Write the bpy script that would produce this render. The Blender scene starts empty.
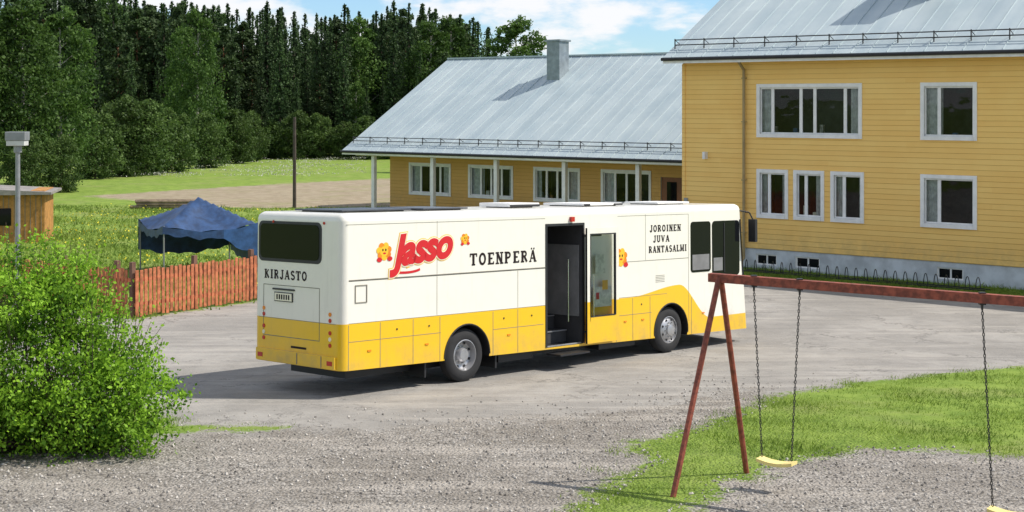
import bpy, bmesh, math, numpy as np
from mathutils import Vector, Matrix
R=math.radians
rng=np.random.default_rng(7)
sc=bpy.context.scene
sc.view_settings.view_transform='Standard'
try: sc.view_settings.look='None'
except Exception: pass
sc.view_settings.exposure=0
COL=sc.collection
CAMZ=5.24

# ------------------------------------------------------------------ materials
def newmat(name):
    m=bpy.data.materials.new(name); m.use_nodes=True
    nt=m.node_tree; nt.nodes.clear()
    out=nt.nodes.new('ShaderNodeOutputMaterial')
    return m,nt,out
def N(nt,t,**kw):
    n=nt.nodes.new(t)
    for k,v in kw.items(): setattr(n,k,v)
    return n
def L(nt,a,b): nt.links.new(a,b)
def setin(n,**kw):
    for k,v in kw.items():
        k=k.replace('_',' ')
        n.inputs[k].default_value=v
def c4(c): return (c[0],c[1],c[2],1)
def math_(nt,op,a,b=None,c=None,clamp=False):
    n=N(nt,'ShaderNodeMath',operation=op); n.use_clamp=clamp
    for i,v in enumerate((a,b,c)):
        if v is None: continue
        if isinstance(v,(int,float)): n.inputs[i].default_value=v
        else: L(nt,v,n.inputs[i])
    return n.outputs[0]
def mix_(nt,f,a,b,blend='MIX'):
    n=N(nt,'ShaderNodeMix',data_type='RGBA',blend_type=blend)
    for i,v in ((0,f),(6,a),(7,b)):
        if isinstance(v,(int,float)): n.inputs[i].default_value=v
        elif isinstance(v,tuple): n.inputs[i].default_value=c4(v)
        else: L(nt,v,n.inputs[i])
    return n.outputs[2]
def noise_(nt,vec,scale,detail=4,rough=.55):
    n=N(nt,'ShaderNodeTexNoise'); setin(n,Scale=scale,Detail=detail,Roughness=rough)
    L(nt,vec,n.inputs['Vector']); return n.outputs['Fac']
def smooth_(nt,v,a,b,o0=0.,o1=1.):
    n=N(nt,'ShaderNodeMapRange',interpolation_type='SMOOTHSTEP')
    L(nt,v,n.inputs['Value']); setin(n,From_Min=a,From_Max=b,To_Min=o0,To_Max=o1)
    return n.outputs['Result']
def bump_(nt,h,strength=.4,dist=.02):
    b=N(nt,'ShaderNodeBump'); setin(b,Strength=strength,Distance=dist); L(nt,h,b.inputs['Height']); return b.outputs['Normal']
def pm(name,col,rough=.6,metal=0.,var=.15,vs=3.,bump=0.,bs=40.,coat=0.,spec=.5,emit=None):
    m,nt,out=newmat(name)
    p=N(nt,'ShaderNodeBsdfPrincipled'); tc=N(nt,'ShaderNodeTexCoord')
    n1=noise_(nt,tc.outputs['Object'],vs,5,.6)
    f=smooth_(nt,n1,.3,.7)
    c=mix_(nt,f,tuple(x*(1-var) for x in col),tuple(min(1,x*(1+var)) for x in col))
    L(nt,c,p.inputs['Base Color'])
    setin(p,Roughness=rough,Metallic=metal); p.inputs['Specular IOR Level'].default_value=spec
    if coat: p.inputs['Coat Weight'].default_value=coat; p.inputs['Coat Roughness'].default_value=.08
    if bump:
        n2=noise_(nt,tc.outputs['Object'],bs,3,.6); L(nt,bump_(nt,n2,bump,.01),p.inputs['Normal'])
    L(nt,p.outputs[0],out.inputs[0]); return m
M={}
M['white']=pm('white_trim',(.82,.81,.79),.5,var=.07)
M['black']=pm('black_plastic',(.018,.018,.02),.5)
M['rubber']=pm('tyre_rubber',(.022,.022,.023),.85,bump=.3)
M['interior']=pm('dark_interior',(.045,.045,.047),.7)
M['greyint']=pm('grey_interior_panel',(.20,.20,.20),.6)
M['steel']=pm('rim_steel',(.42,.42,.43),.4,metal=.6)
M['chrome']=pm('chrome',(.6,.6,.6),.2,metal=1.)
M['blackglass']=pm('black_glass',(.008,.009,.011),.06,spec=.2,var=.05)
M['red']=pm('red_lens',(.5,.02,.015),.2,spec=.6)
M['orange']=pm('orange_lens',(.8,.25,.02),.2,spec=.6)
M['redpaint']=pm('red_lettering',(.62,.012,.02),.4,var=.05)
M['yelpaint']=pm('yellow_lettering',(.9,.52,.03),.4,var=.05)
M['cream']=pm('cream_lettering',(.85,.8,.62),.4,var=.05)
M['ink']=pm('dark_lettering',(.02,.012,.012),.6,var=.05,spec=.2)
M['paper']=pm('paper',(.75,.72,.62),.8,vs=12,var=.2)
M['roofhatch']=pm('roof_panel_dark',(.05,.055,.065),.3)
M['seam']=pm('panel_seam',(.22,.20,.16),.8)
M['metalroof_chim']=pm('chimney_sheet',(.24,.28,.30),.45,metal=.3,var=.2)
M['concrete']=pm('foundation_concrete',(.54,.57,.60),.9,var=.2,vs=1.5,bump=.3,bs=30)
M['rust']=pm('swing_red_paint',(.25,.06,.032),.6,var=.4,vs=14,bump=.2)
M['seat']=pm('swing_seat_yellow',(.82,.66,.24),.5,var=.1)
M['chain']=pm('chain_steel',(.05,.048,.046),.6,metal=.3)
M['fence']=pm('fence_paint',(.46,.15,.065),.8,var=.35,vs=7,bump=.3)
M['fencepost']=pm('fence_post_wood',(.17,.09,.06),.85,var=.3)
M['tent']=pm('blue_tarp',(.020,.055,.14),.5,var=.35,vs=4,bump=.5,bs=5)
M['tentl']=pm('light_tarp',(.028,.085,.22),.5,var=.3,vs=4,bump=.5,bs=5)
M['lamp']=pm('galvanised',(.28,.29,.29),.45,metal=.4)
M['lens']=pm('lamp_lens',(.6,.6,.56),.3)
M['shed']=pm('shed_boards',(.42,.2,.05),.8,var=.25,vs=5,bump=.2)
M['shedroof']=pm('shed_roof',(.25,.23,.21),.8,var=.2)
M['pole']=pm('tarred_pole',(.07,.055,.045),.85,var=.3)
M['curtain']=pm('curtain',(.70,.69,.65),.9,var=.2,vs=6)
M['darkmetal']=pm('dark_metal',(.03,.03,.032),.5,metal=.3)
M['soffit']=pm('soffit_boards',(.36,.27,.13),.8,var=.1)
M['bark']=pm('bark',(.09,.065,.045),.9,var=.4,vs=6,bump=.5)
M['pinebark']=pm('pine_bark',(.22,.1,.05),.9,var=.4,vs=3)
M['birchbark']=pm('birch_bark',(.4,.38,.33),.8,var=.5,vs=5)
M['door']=pm('door_wood',(.25,.1,.04),.6)
M['soil']=pm('log_wood',(.2,.15,.1),.9,var=.4)
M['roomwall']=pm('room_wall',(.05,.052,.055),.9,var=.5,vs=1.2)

def glass():
    m,nt,out=newmat('window_glass')
    fr=N(nt,'ShaderNodeFresnel'); fr.inputs[0].default_value=1.42
    t=N(nt,'ShaderNodeBsdfTransparent'); t.inputs[0].default_value=(.72,.78,.78,1)
    g=N(nt,'ShaderNodeBsdfGlossy'); g.inputs['Roughness'].default_value=.02
    tc=N(nt,'ShaderNodeTexCoord'); L(nt,bump_(nt,noise_(nt,tc.outputs['Object'],1.3,2),.08,.05),g.inputs['Normal'])
    mx=N(nt,'ShaderNodeMixShader'); L(nt,fr.outputs[0],mx.inputs[0]); L(nt,t.outputs[0],mx.inputs[1]); L(nt,g.outputs[0],mx.inputs[2])
    L(nt,mx.outputs[0],out.inputs[0]); return m
M['glass']=glass()

def siding(name,c1,c2,period=.17):
    m,nt,out=newmat(name); p=N(nt,'ShaderNodeBsdfPrincipled'); tc=N(nt,'ShaderNodeTexCoord')
    sx=N(nt,'ShaderNodeSeparateXYZ'); L(nt,tc.outputs['Object'],sx.inputs[0])
    z=math_(nt,'DIVIDE',sx.outputs[2],period); fr=math_(nt,'FRACT',z); row=math_(nt,'FLOOR',z)
    groove=smooth_(nt,fr,.0,.14,0,1)
    wn=N(nt,'ShaderNodeTexWhiteNoise',noise_dimensions='2D')
    cb=N(nt,'ShaderNodeCombineXYZ'); L(nt,row,cb.inputs[0])
    bx=math_(nt,'FLOOR',math_(nt,'DIVIDE',math_(nt,'ADD',sx.outputs[0],math_(nt,'MULTIPLY',row,1.37)),4.1)); L(nt,bx,cb.inputs[1])
    L(nt,cb.outputs[0],wn.inputs['Vector'])
    n1=noise_(nt,tc.outputs['Object'],.6,6,.65)
    f=math_(nt,'ADD',math_(nt,'MULTIPLY',wn.outputs['Value'],.45),math_(nt,'MULTIPLY',smooth_(nt,n1,.3,.7),.55))
    c=mix_(nt,f,c1,c2)
    dk=mix_(nt,1.,c,(.74,.66,.55),'MULTIPLY')
    c=mix_(nt,groove,dk,c)
    low=smooth_(nt,sx.outputs[2],.7,1.6,.28,0)
    c=mix_(nt,math_(nt,'MULTIPLY',low,smooth_(nt,noise_(nt,tc.outputs['Object'],2.5,5,.7),.35,.65)),c,(.35,.25,.13))
    L(nt,c,p.inputs['Base Color']); setin(p,Roughness=.65)
    L(nt,bump_(nt,groove,.5,.02),p.inputs['Normal'])
    L(nt,p.outputs[0],out.inputs[0]); return m
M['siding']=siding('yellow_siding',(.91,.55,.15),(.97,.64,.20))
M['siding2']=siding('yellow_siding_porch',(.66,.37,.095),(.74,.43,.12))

def roofmat():
    m,nt,out=newmat('roof_sheet_metal'); p=N(nt,'ShaderNodeBsdfPrincipled'); tc=N(nt,'ShaderNodeTexCoord')
    mp=N(nt,'ShaderNodeMapping'); mp.inputs['Scale'].default_value=(1.67,.12,.12); L(nt,tc.outputs['Object'],mp.inputs[0])
    n1=noise_(nt,mp.outputs[0],1.,3,.5); n2=noise_(nt,tc.outputs['Object'],.7,5,.6)
    f=math_(nt,'MULTIPLY',math_(nt,'ADD',n1,n2),.5)
    c=mix_(nt,smooth_(nt,f,.33,.67),(.38,.46,.49),(.50,.57,.58))
    sx=N(nt,'ShaderNodeSeparateXYZ'); L(nt,tc.outputs['Object'],sx.inputs[0])
    cb=N(nt,'ShaderNodeCombineXYZ'); L(nt,math_(nt,'FLOOR',math_(nt,'DIVIDE',sx.outputs[0],.62)),cb.inputs[0]); L(nt,math_(nt,'FLOOR',math_(nt,'DIVIDE',sx.outputs[1],2.4)),cb.inputs[1])
    wn=N(nt,'ShaderNodeTexWhiteNoise',noise_dimensions='2D'); L(nt,cb.outputs[0],wn.inputs['Vector'])
    c=mix_(nt,math_(nt,'MULTIPLY',wn.outputs['Value'],.22),c,(.30,.36,.39))
    L(nt,c,p.inputs['Base Color']); setin(p,Roughness=.5,Metallic=.1)
    L(nt,bump_(nt,n2,.1,.03),p.inputs['Normal'])
    L(nt,p.outputs[0],out.inputs[0]); return m
M['roof']=roofmat()

def buspaint():
    m,nt,out=newmat('bus_paint'); p=N(nt,'ShaderNodeBsdfPrincipled'); tc=N(nt,'ShaderNodeTexCoord')
    sx=N(nt,'ShaderNodeSeparateXYZ'); L(nt,tc.outputs['Object'],sx.inputs[0])
    s,w,z=sx.outputs
    up=smooth_(nt,s,8.0,9.7,1.32,1.50); dn=smooth_(nt,s,9.75,10.9,0,.80)
    th=math_(nt,'SUBTRACT',up,dn)
    f=math_(nt,'GREATER_THAN',z,th)
    c=mix_(nt,f,(.88,.53,.015),(.85,.82,.73))
    n=noise_(nt,tc.outputs['Object'],2.2,7,.7)
    low=smooth_(nt,z,.3,1.15,.85,0)
    mp=N(nt,'ShaderNodeMapping'); mp.inputs['Scale'].default_value=(5,5,.5); L(nt,tc.outputs['Object'],mp.inputs[0])
    st=noise_(nt,mp.outputs[0],1.6,5,.6)
    d=math_(nt,'MULTIPLY',low,smooth_(nt,n,.35,.75))
    d=math_(nt,'ADD',math_(nt,'MULTIPLY',d,.5),math_(nt,'MULTIPLY',smooth_(nt,n,.45,.8),.07))
    d=math_(nt,'ADD',d,math_(nt,'MULTIPLY',smooth_(nt,st,.52,.75),.10),clamp=True)
    c=mix_(nt,d,c,(.24,.21,.165))
    L(nt,c,p.inputs['Base Color']); setin(p,Roughness=.3); p.inputs['Coat Weight'].default_value=.4; p.inputs['Coat Roughness'].default_value=.08
    n3=noise_(nt,tc.outputs['Object'],1.1,2,.5); L(nt,bump_(nt,n3,.15,.03),p.inputs['Normal'])
    L(nt,p.outputs[0],out.inputs[0]); return m
M['bus']=buspaint()

def leafmat(name,dark,light,trans=.3):
    m,nt,out=newmat(name)
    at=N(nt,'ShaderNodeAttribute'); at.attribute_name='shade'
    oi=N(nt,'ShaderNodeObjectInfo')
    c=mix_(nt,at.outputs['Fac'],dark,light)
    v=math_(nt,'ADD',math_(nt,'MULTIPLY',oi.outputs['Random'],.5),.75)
    hs=N(nt,'ShaderNodeHueSaturation'); L(nt,c,hs.inputs['Color']); L(nt,v,hs.inputs['Value'])
    p=N(nt,'ShaderNodeBsdfPrincipled'); setin(p,Roughness=.6); p.inputs['Specular IOR Level'].default_value=.25
    L(nt,hs.outputs[0],p.inputs['Base Color'])
    t=N(nt,'ShaderNodeBsdfTranslucent'); L(nt,hs.outputs[0],t.inputs[0])
    mx=N(nt,'ShaderNodeMixShader'); mx.inputs[0].default_value=trans
    L(nt,p.outputs[0],mx.inputs[1]); L(nt,t.outputs[0],mx.inputs[2]); L(nt,mx.outputs[0],out.inputs[0]); return m
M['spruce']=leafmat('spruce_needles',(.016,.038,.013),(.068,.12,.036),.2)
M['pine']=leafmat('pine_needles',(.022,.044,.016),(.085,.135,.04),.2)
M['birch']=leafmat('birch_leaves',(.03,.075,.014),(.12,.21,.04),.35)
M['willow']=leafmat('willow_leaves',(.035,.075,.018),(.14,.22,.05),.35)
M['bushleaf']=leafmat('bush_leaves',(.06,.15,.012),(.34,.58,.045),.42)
M['grassblade']=leafmat('grass_blades',(.10,.18,.02),(.31,.42,.07),.4)
M['meadowblade']=leafmat('meadow_blades',(.13,.23,.035),(.35,.46,.09),.4)
M['flower_y']=leafmat('dandelion_petals',(.6,.5,.03),(.8,.7,.05),.1)
M['flower_w']=leafmat('white_petals',(.5,.5,.4),(.7,.7,.6),.1)

# ------------------------------------------------------------------ mesh helpers
def empty(name,loc=(0,0,0),rotz=0.):
    e=bpy.data.objects.new(name,None); COL.objects.link(e); e.location=loc; e.rotation_euler=(0,0,rotz); e.empty_display_size=.5
    return e
class B:
    def __init__(s): s.v=[]; s.f=[]; s.m=[]; s.mats=[]
    def mi(s,k):
        if k not in s.mats: s.mats.append(k)
        return s.mats.index(k)
    def poly(s,pts,k):
        b=len(s.v); s.v+= [tuple(p) for p in pts]; s.f.append(tuple(range(b,b+len(pts)))); s.m.append(s.mi(k))
    def hexa(s,p,k):   # p: 4 bottom ccw, 4 top ccw
        b=len(s.v); s.v+=[tuple(q) for q in p]; i=s.mi(k)
        for f in ((3,2,1,0),(4,5,6,7),(0,1,5,4),(1,2,6,5),(2,3,7,6),(3,0,4,7)):
            s.f.append(tuple(b+j for j in f)); s.m.append(i)
    def box(s,x0,x1,y0,y1,z0,z1,k):
        s.hexa([(x0,y0,z0),(x1,y0,z0),(x1,y1,z0),(x0,y1,z0),(x0,y0,z1),(x1,y0,z1),(x1,y1,z1),(x0,y1,z1)],k)
    def tube(s,a,b,r0,r1,k,n=8,cap=True):
        a=Vector(a); b=Vector(b); d=(b-a).normalized(); u=d.orthogonal().normalized(); v=d.cross(u); i=s.mi(k); o=len(s.v)
        for c,r in ((a,r0),(b,r1)):
            for j in range(n):
                t=2*math.pi*j/n; s.v.append(tuple(c+(u*math.cos(t)+v*math.sin(t))*r))
        for j in range(n):
            s.f.append((o+j,o+(j+1)%n,o+n+(j+1)%n,o+n+j)); s.m.append(i)
        if cap:
            s.f.append(tuple(o+j for j in range(n))[::-1]); s.m.append(i)
            s.f.append(tuple(o+n+j for j in range(n))); s.m.append(i)
    def path(s,pts,r,k,n=6):
        for a,b in zip(pts[:-1],pts[1:]): s.tube(a,b,r,r,k,n)
    def lathe(s,c,prof,k,n=40): # axis = local y ; prof list (r,y)
        i=s.mi(k); o=len(s.v); m=len(prof)
        for j in range(n):
            t=2*math.pi*j/n
            for r,y in prof: s.v.append((c[0]+r*math.cos(t),c[1]+y,c[2]+r*math.sin(t)))
        for j in range(n):
            for q in range(m-1):
                a=o+j*m+q; b=o+((j+1)%n)*m+q
                s.f.append((a,a+1,b+1,b)); s.m.append(i)
    def done(s,name,parent=None,smooth=False,bevel=0.):
        me=bpy.data.meshes.new(name); me.from_pydata(s.v,[],s.f)
        for k in s.mats: me.materials.append(M[k])
        me.polygons.foreach_set('material_index',s.m)
        ob=bpy.data.objects.new(name,me); COL.objects.link(ob)
        if parent: ob.parent=parent
        if smooth:
            me.polygons.foreach_set('use_smooth',[True]*len(me.polygons)); me.set_sharp_from_angle(angle=R(35))
        if bevel:
            md=ob.modifiers.new('bev','BEVEL'); md.width=bevel; md.segments=2; md.limit_method='ANGLE'
        me.update(); return ob

def quadmesh(name,Q,shade,midx,mats):
    n=len(Q); me=bpy.data.meshes.new(name)
    me.vertices.add(n*4); me.vertices.foreach_set('co',np.ascontiguousarray(Q,dtype=np.float32).ravel())
    me.loops.add(n*4); me.loops.foreach_set('vertex_index',np.arange(n*4,dtype=np.int32))
    me.polygons.add(n); me.polygons.foreach_set('loop_start',np.arange(0,n*4,4,dtype=np.int32))
    for k in mats: me.materials.append(M[k])
    me.polygons.foreach_set('material_index',np.asarray(midx,dtype=np.int32))
    me.update(calc_edges=True)
    a=me.attributes.new('shade','FLOAT','FACE'); a.data.foreach_set('value',np.asarray(shade,dtype=np.float32))
    me.validate(); return me
def addobj(name,me,parent=None,loc=(0,0,0),rotz=0,scale=(1,1,1)):
    o=bpy.data.objects.new(name,me); COL.objects.link(o); o.location=loc; o.rotation_euler=(0,0,rotz); o.scale=scale
    if parent: o.parent=parent
    return o
def cards(P,size,r,ratio=.55,flat=0.):
    n=len(P); a=r.normal(size=(n,3)); a[:,2]*=(1-flat); a/=np.linalg.norm(a,axis=1)[:,None]
    b=r.normal(size=(n,3)); b-= (b*a).sum(1)[:,None]*a; b/=np.linalg.norm(b,axis=1)[:,None]
    s=np.asarray(size)[:,None]
    return np.stack([P+a*s,P+b*s*ratio,P-a*s,P-b*s*ratio],1)
def qtube(a,b,r0,r1,n=6):
    a=np.array(a,float); b=np.array(b,float); d=b-a; d/=np.linalg.norm(d)
    u=np.cross(d,[.3,.9,.2]); u/=np.linalg.norm(u); v=np.cross(d,u); t=np.linspace(0,2*np.pi,n+1)
    ca=a+r0*(np.cos(t)[:,None]*u+np.sin(t)[:,None]*v); cb=b+r1*(np.cos(t)[:,None]*u+np.sin(t)[:,None]*v)
    return np.stack([ca[:-1],ca[1:],cb[1:],cb[:-1]],1)

# ------------------------------------------------------------------ terrain
def zt(Y):
    return -.0496*(np.clip(Y,0,34)-25.57)
def sdf(X,Y,poly):
    p=np.array(poly,float); n=len(p); d=np.full(X.shape,1e18); ins=np.zeros(X.shape,bool)
    for i in range(n):
        a=p[i]; b=p[(i+1)%n]; e=b-a
        wx=X-a[0]; wy=Y-a[1]; t=np.clip((wx*e[0]+wy*e[1])/(e@e),0,1)
        dx=wx-t*e[0]; dy=wy-t*e[1]; d=np.minimum(d,dx*dx+dy*dy)
        c=((a[1]>Y)!=(b[1]>Y)); 
        with np.errstate(divide='ignore',invalid='ignore'):
            xi=a[0]+(Y-a[1])*(e[0])/(e[1] if e[1]!=0 else 1e-9)
        ins^= c&(X<xi)
    d=np.sqrt(d); return np.where(ins,d,-d)
YARD=[(-25,-18),(28,-18),(28,31),(20,37.3),(12.2,43.5),(4.6,49.7),(5,58),(-8,69),(-6,60),(-5,50),(-7.2,41.4),(-9.9,37.9),(-16,42.5),(-26,44)]
GR=[(.6,16.2),(.68,17.1),(1.11,18.3),(1.9,20.2),(1.7,21.4),(2.9,22.8),(4.84,26.2),(6.4,27.5),(10.7,30.3),(18,33.5),(22,30),(20,14),(8,12)]
MU=[(1.9,14),(2.1,17.0),(2.8,18.7),(3.9,20.0),(4.9,20.9),(6.1,20.95),(7.3,20.3),(9.5,19),(11,14)]
GL=[(-16,19.6),(-7.4,20.4),(-5.4,22.3),(-3.5,22.65),(-3.6,22.95),(-5.4,23.0),(-6,24.5),(-8,26),(-16,28)]
GV=[(-25,-18),(28,-18),(28,13),(9,13),(4.5,27),(2.2,24.6),(-2,22.7),(-5.3,22.1),(-7.5,21),(-25,21)]
FI=[(-26,88),(-17.4,100),(-8,110),(6,112),(6,80),(-6.4,79),(-14.6,78),(-19.3,82)]
def masks(X,Y):
    y=sdf(X,Y,YARD); r=sdf(X,Y,GR); l=sdf(X,Y,GL); m=sdf(X,Y,MU)
    hard=np.maximum(np.minimum(np.minimum(y,-r),-l),m)
    grav=np.maximum(sdf(X,Y,GV),m); return hard,grav,sdf(X,Y,FI)
xs=np.concatenate([[-3000,-1500,-700,-300,-150,-100,-70,-50],np.arange(-40,-14,2),np.arange(-14,20.01,.25),np.arange(22,41,2),[50,70,100,200,500,1500,3000]])
ys=np.concatenate([[-3000,-500,-100,-40,-20,-10,0,6,10],np.arange(12,48.01,.25),np.arange(50,121,2),[130,145,160,200,300,500,900,1600,3000]])
GX,GY=np.meshgrid(xs,ys); gz=zt(GY)
gz=gz+np.where(GY>190,np.clip((GY-190)*.02,0,10),0)
hard,grav,fld=masks(GX,GY)
V=np.stack([GX,GY,gz],-1).reshape(-1,3); nx=len(xs); ny=len(ys)
idx=np.arange(nx*ny).reshape(ny,nx)
F=np.stack([idx[:-1,:-1],idx[:-1,1:],idx[1:,1:],idx[1:,:-1]],-1).reshape(-1,4)
me=bpy.data.meshes.new('ground'); me.from_pydata(V.tolist(),[],F.tolist())
for nm,a in (('hard',hard),('grav',grav),('fld',fld)):
    at=me.attributes.new(nm,'FLOAT','POINT'); at.data.foreach_set('value',np.clip(a,-50,50).astype(np.float32).ravel())
def groundmat():
    m,nt,out=newmat('ground_surface'); p=N(nt,'ShaderNodeBsdfPrincipled'); tc=N(nt,'ShaderNodeTexCoord'); P=tc.outputs['Object']
    def att(n): a=N(nt,'ShaderNodeAttribute'); a.attribute_name=n; return a.outputs['Fac']
    nL=noise_(nt,P,.35,5,.6); nM=noise_(nt,P,1.6,5,.6); nF=noise_(nt,P,11.,4,.65); nX=noise_(nt,P,60.,3,.7)
    mps=N(nt,'ShaderNodeMapping'); mps.inputs['Scale'].default_value=(.22,1.5,1); mps.inputs['Rotation'].default_value=(0,0,R(-18)); L(nt,P,mps.inputs[0])
    nS=noise_(nt,mps.outputs[0],1.2,5,.6)   # long wheel-worn streaks across the yard
    mp2=N(nt,'ShaderNodeMapping'); mp2.inputs['Scale'].default_value=(.16,3.2,1); mp2.inputs['Rotation'].default_value=(0,0,R(-34)); L(nt,P,mp2.inputs[0])
    nT=noise_(nt,mp2.outputs[0],1.,4,.55)
    def edge(a,amp1,amp2,w):
        v=math_(nt,'ADD',a,math_(nt,'MULTIPLY',math_(nt,'SUBTRACT',nM,.5),amp1))
        v=math_(nt,'ADD',v,math_(nt,'MULTIPLY',math_(nt,'SUBTRACT',nF,.5),amp2)); return smooth_(nt,v,-w,w)
    mh=edge(att('hard'),1.2,1.0,.12); mg=edge(att('grav'),2.5,1.4,.5); mf=edge(att('fld'),3,.5,.6)
    # asphalt
    a=mix_(nt,smooth_(nt,nL,.35,.65),(.235,.222,.20),(.345,.326,.295))
    a=mix_(nt,smooth_(nt,nM,.42,.7,0,.5),a,(.18,.171,.156))
    a=mix_(nt,smooth_(nt,nS,.5,.66,0,.55),a,(.41,.38,.335))
    a=mix_(nt,smooth_(nt,nT,.55,.68,0,.45),a,(.17,.162,.15))
    a=mix_(nt,smooth_(nt,nX,.35,.7,0,.5),a,(.43,.405,.37))
    vo=N(nt,'ShaderNodeTexVoronoi',feature='DISTANCE_TO_EDGE'); vo.inputs['Scale'].default_value=.3
    wv=N(nt,'ShaderNodeVectorMath',operation='ADD'); nz=N(nt,'ShaderNodeTexNoise'); setin(nz,Scale=.9,Detail=8,Roughness=.7); L(nt,P,nz.inputs['Vector'])
    sc3=N(nt,'ShaderNodeVectorMath',operation='SCALE'); L(nt,nz.outputs['Color'],sc3.inputs[0]); sc3.inputs['Scale'].default_value=2.5
    L(nt,P,wv.inputs[0]); L(nt,sc3.outputs[0],wv.inputs[1]); L(nt,wv.outputs[0],vo.inputs['Vector'])
    ck=math_(nt,'MULTIPLY',smooth_(nt,vo.outputs['Distance'],.003,.012,1,0),smooth_(nt,nL,.42,.56))
    a=mix_(nt,math_(nt,'MULTIPLY',ck,.6),a,(.08,.075,.068))
    # gravel
    v2=N(nt,'ShaderNodeTexVoronoi'); v2.inputs['Scale'].default_value=22; L(nt,P,v2.inputs['Vector'])
    sv=N(nt,'ShaderNodeSeparateColor'); L(nt,v2.outputs['Color'],sv.inputs[0])
    g=mix_(nt,sv.outputs[0],(.135,.122,.105),(.49,.455,.405))
    g=mix_(nt,smooth_(nt,nM,.35,.7,0,.6),g,(.27,.243,.208))
    g=mix_(nt,smooth_(nt,nL,.42,.62,0,.45),g,(.19,.168,.138))
    g=mix_(nt,smooth_(nt,nS,.5,.66,0,.6),g,(.45,.41,.355))
    h=mix_(nt,mg,a,g)
    # grass
    gr=mix_(nt,smooth_(nt,nM,.3,.7),(.12,.20,.025),(.22,.31,.05))
    gr=mix_(nt,smooth_(nt,nF,.35,.75,0,.6),gr,(.26,.34,.07))
    gr=mix_(nt,smooth_(nt,nL,.48,.70,0,.5),gr,(.27,.27,.11))
    fd=mix_(nt,smooth_(nt,nM,.3,.7),(.27,.22,.145),(.36,.30,.21))
    fd=mix_(nt,smooth_(nt,nL,.5,.7,0,.4),fd,(.22,.24,.08))
    gr=mix_(nt,mf,gr,fd)
    c=mix_(nt,mh,gr,h); L(nt,c,p.inputs['Base Color']); setin(p,Roughness=.92); p.inputs['Specular IOR Level'].default_value=.2
    hb=math_(nt,'ADD',math_(nt,'MULTIPLY',nX,.4),math_(nt,'MULTIPLY',math_(nt,'MULTIPLY',v2.outputs['Distance'],mg),-1.6))
    hb=math_(nt,'ADD',hb,math_(nt,'MULTIPLY',nM,2.5)); hb=math_(nt,'ADD',hb,math_(nt,'MULTIPLY',nT,2.))
    L(nt,bump_(nt,hb,.85,.03),p.inputs['Normal']); L(nt,p.outputs[0],out.inputs[0]); return m
me.materials.append(groundmat()); go=bpy.data.objects.new('ground',me); COL.objects.link(go)

# ------------------------------------------------------------------ grass, pebbles
def pnoise(X,Y,s=1.):
    return (np.sin(X*1.7*s+1.3*np.sin(Y*1.1*s))+np.sin(Y*2.3*s+1.7*np.sin(X*.9*s+2))+np.sin((X+Y)*3.9*s+np.sin(Y*5*s))*.6)/2.6
def blades(name,X,Y,hmin,hmax,wid,mat):
    n=len(X); z=zt(Y)-.005; h=rng.uniform(hmin,hmax,n)*(.75+.35*pnoise(X,Y,1.3)); a=rng.uniform(0,2*np.pi,n)
    w=wid*rng.uniform(.6,1.4,n); dx=np.cos(a)*w; dy=np.sin(a)*w; lx=rng.normal(0,.4,n)*h; ly=rng.normal(0,.4,n)*h
    p0=np.stack([X-dx,Y-dy,z],-1); p1=np.stack([X+dx,Y+dy,z],-1)
    p2=np.stack([X+dx*.5+lx*.5,Y+dy*.5+ly*.5,z+h*.6],-1); p3=np.stack([X+lx,Y+ly,z+h],-1)
    sh=np.clip(.5+.35*pnoise(X,Y,.8)+rng.normal(0,.22,n),0,1)
    return addobj(name,quadmesh(name,np.stack([p0,p1,p3,p2],1),sh,np.zeros(n),[mat]))
n=330000; X=rng.uniform(-10,14,n); Y=rng.uniform(15,34,n); hd,_,_=masks(X,Y)
keep=(hd+ .5*pnoise(X,Y,2.1)+rng.normal(0,.18,n))<-.05
keep&= rng.random(n)<np.clip(.55+.75*pnoise(X,Y,1.1)+.2*pnoise(X,Y,3.3),.04,1)
blades('lawn_grass',X[keep],Y[keep],.03,.12,.008,'grassblade')
n=60000; X=rng.uniform(3,18,n); Y=rng.uniform(37,50,n); hd,_,_=masks(X,Y)
fy=(X-13.7)*-.629+(Y-45.3)*-.777
keep=(hd+rng.normal(0,.12,n)<-.05)&(fy>.05)
blades('verge_grass',X[keep],Y[keep],.06,.2,.02,'grassblade')
n=110000; Y=rng.uniform(37,80,n); X=rng.uniform(-.42,.0,n)*Y; hd,_,fd=masks(X,Y)
keep=(hd+rng.normal(0,.3,n)<-.1)&(fd<-.3)&(rng.random(n)<np.clip(.6+.6*pnoise(X,Y,.4),.1,1))
blades('meadow_grass',X[keep],Y[keep],.06,.28,.035,'meadowblade')
def flowers(name,n,x0,x1,y0,y1,size,mat,h):
    Y=rng.uniform(y0,y1,n); X=rng.uniform(x0,x1,n)*Y; hd,_,fd=masks(X,Y); k=(hd<-.2)&(fd<0)&(pnoise(X,Y,.35)>-.05)
    X=X[k];Y=Y[k]; P=np.stack([X,Y,zt(Y)+h*rng.uniform(.6,1.1,len(X))],-1)
    Q=cards(P,rng.uniform(.6,1.3,len(X))*size,rng,.9); addobj(name,quadmesh(name,Q,rng.random(len(X)),np.zeros(len(X)),[mat]))
flowers('dandelions',3400,-.40,-.1,42,78,.035,'flower_y',.25)
flowers('white_meadow_flowers',12000,-.34,-.1,108,152,.045,'flower_w',.3)
n=40000; X=rng.uniform(-9,9,n); Y=rng.uniform(16,31,n); hd,gv,_=masks(X,Y); k=(hd>-.3)&(gv+rng.normal(0,1.1,n)>-.1); X=X[k];Y=Y[k]
r=.004+.022*rng.random(len(X))**3; P=np.stack([X,Y,zt(Y)+r*.3],-1)
J=rng.uniform(.7,1.3,(len(X),5,3))
ang=rng.uniform(0,6.28,len(X))
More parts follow.
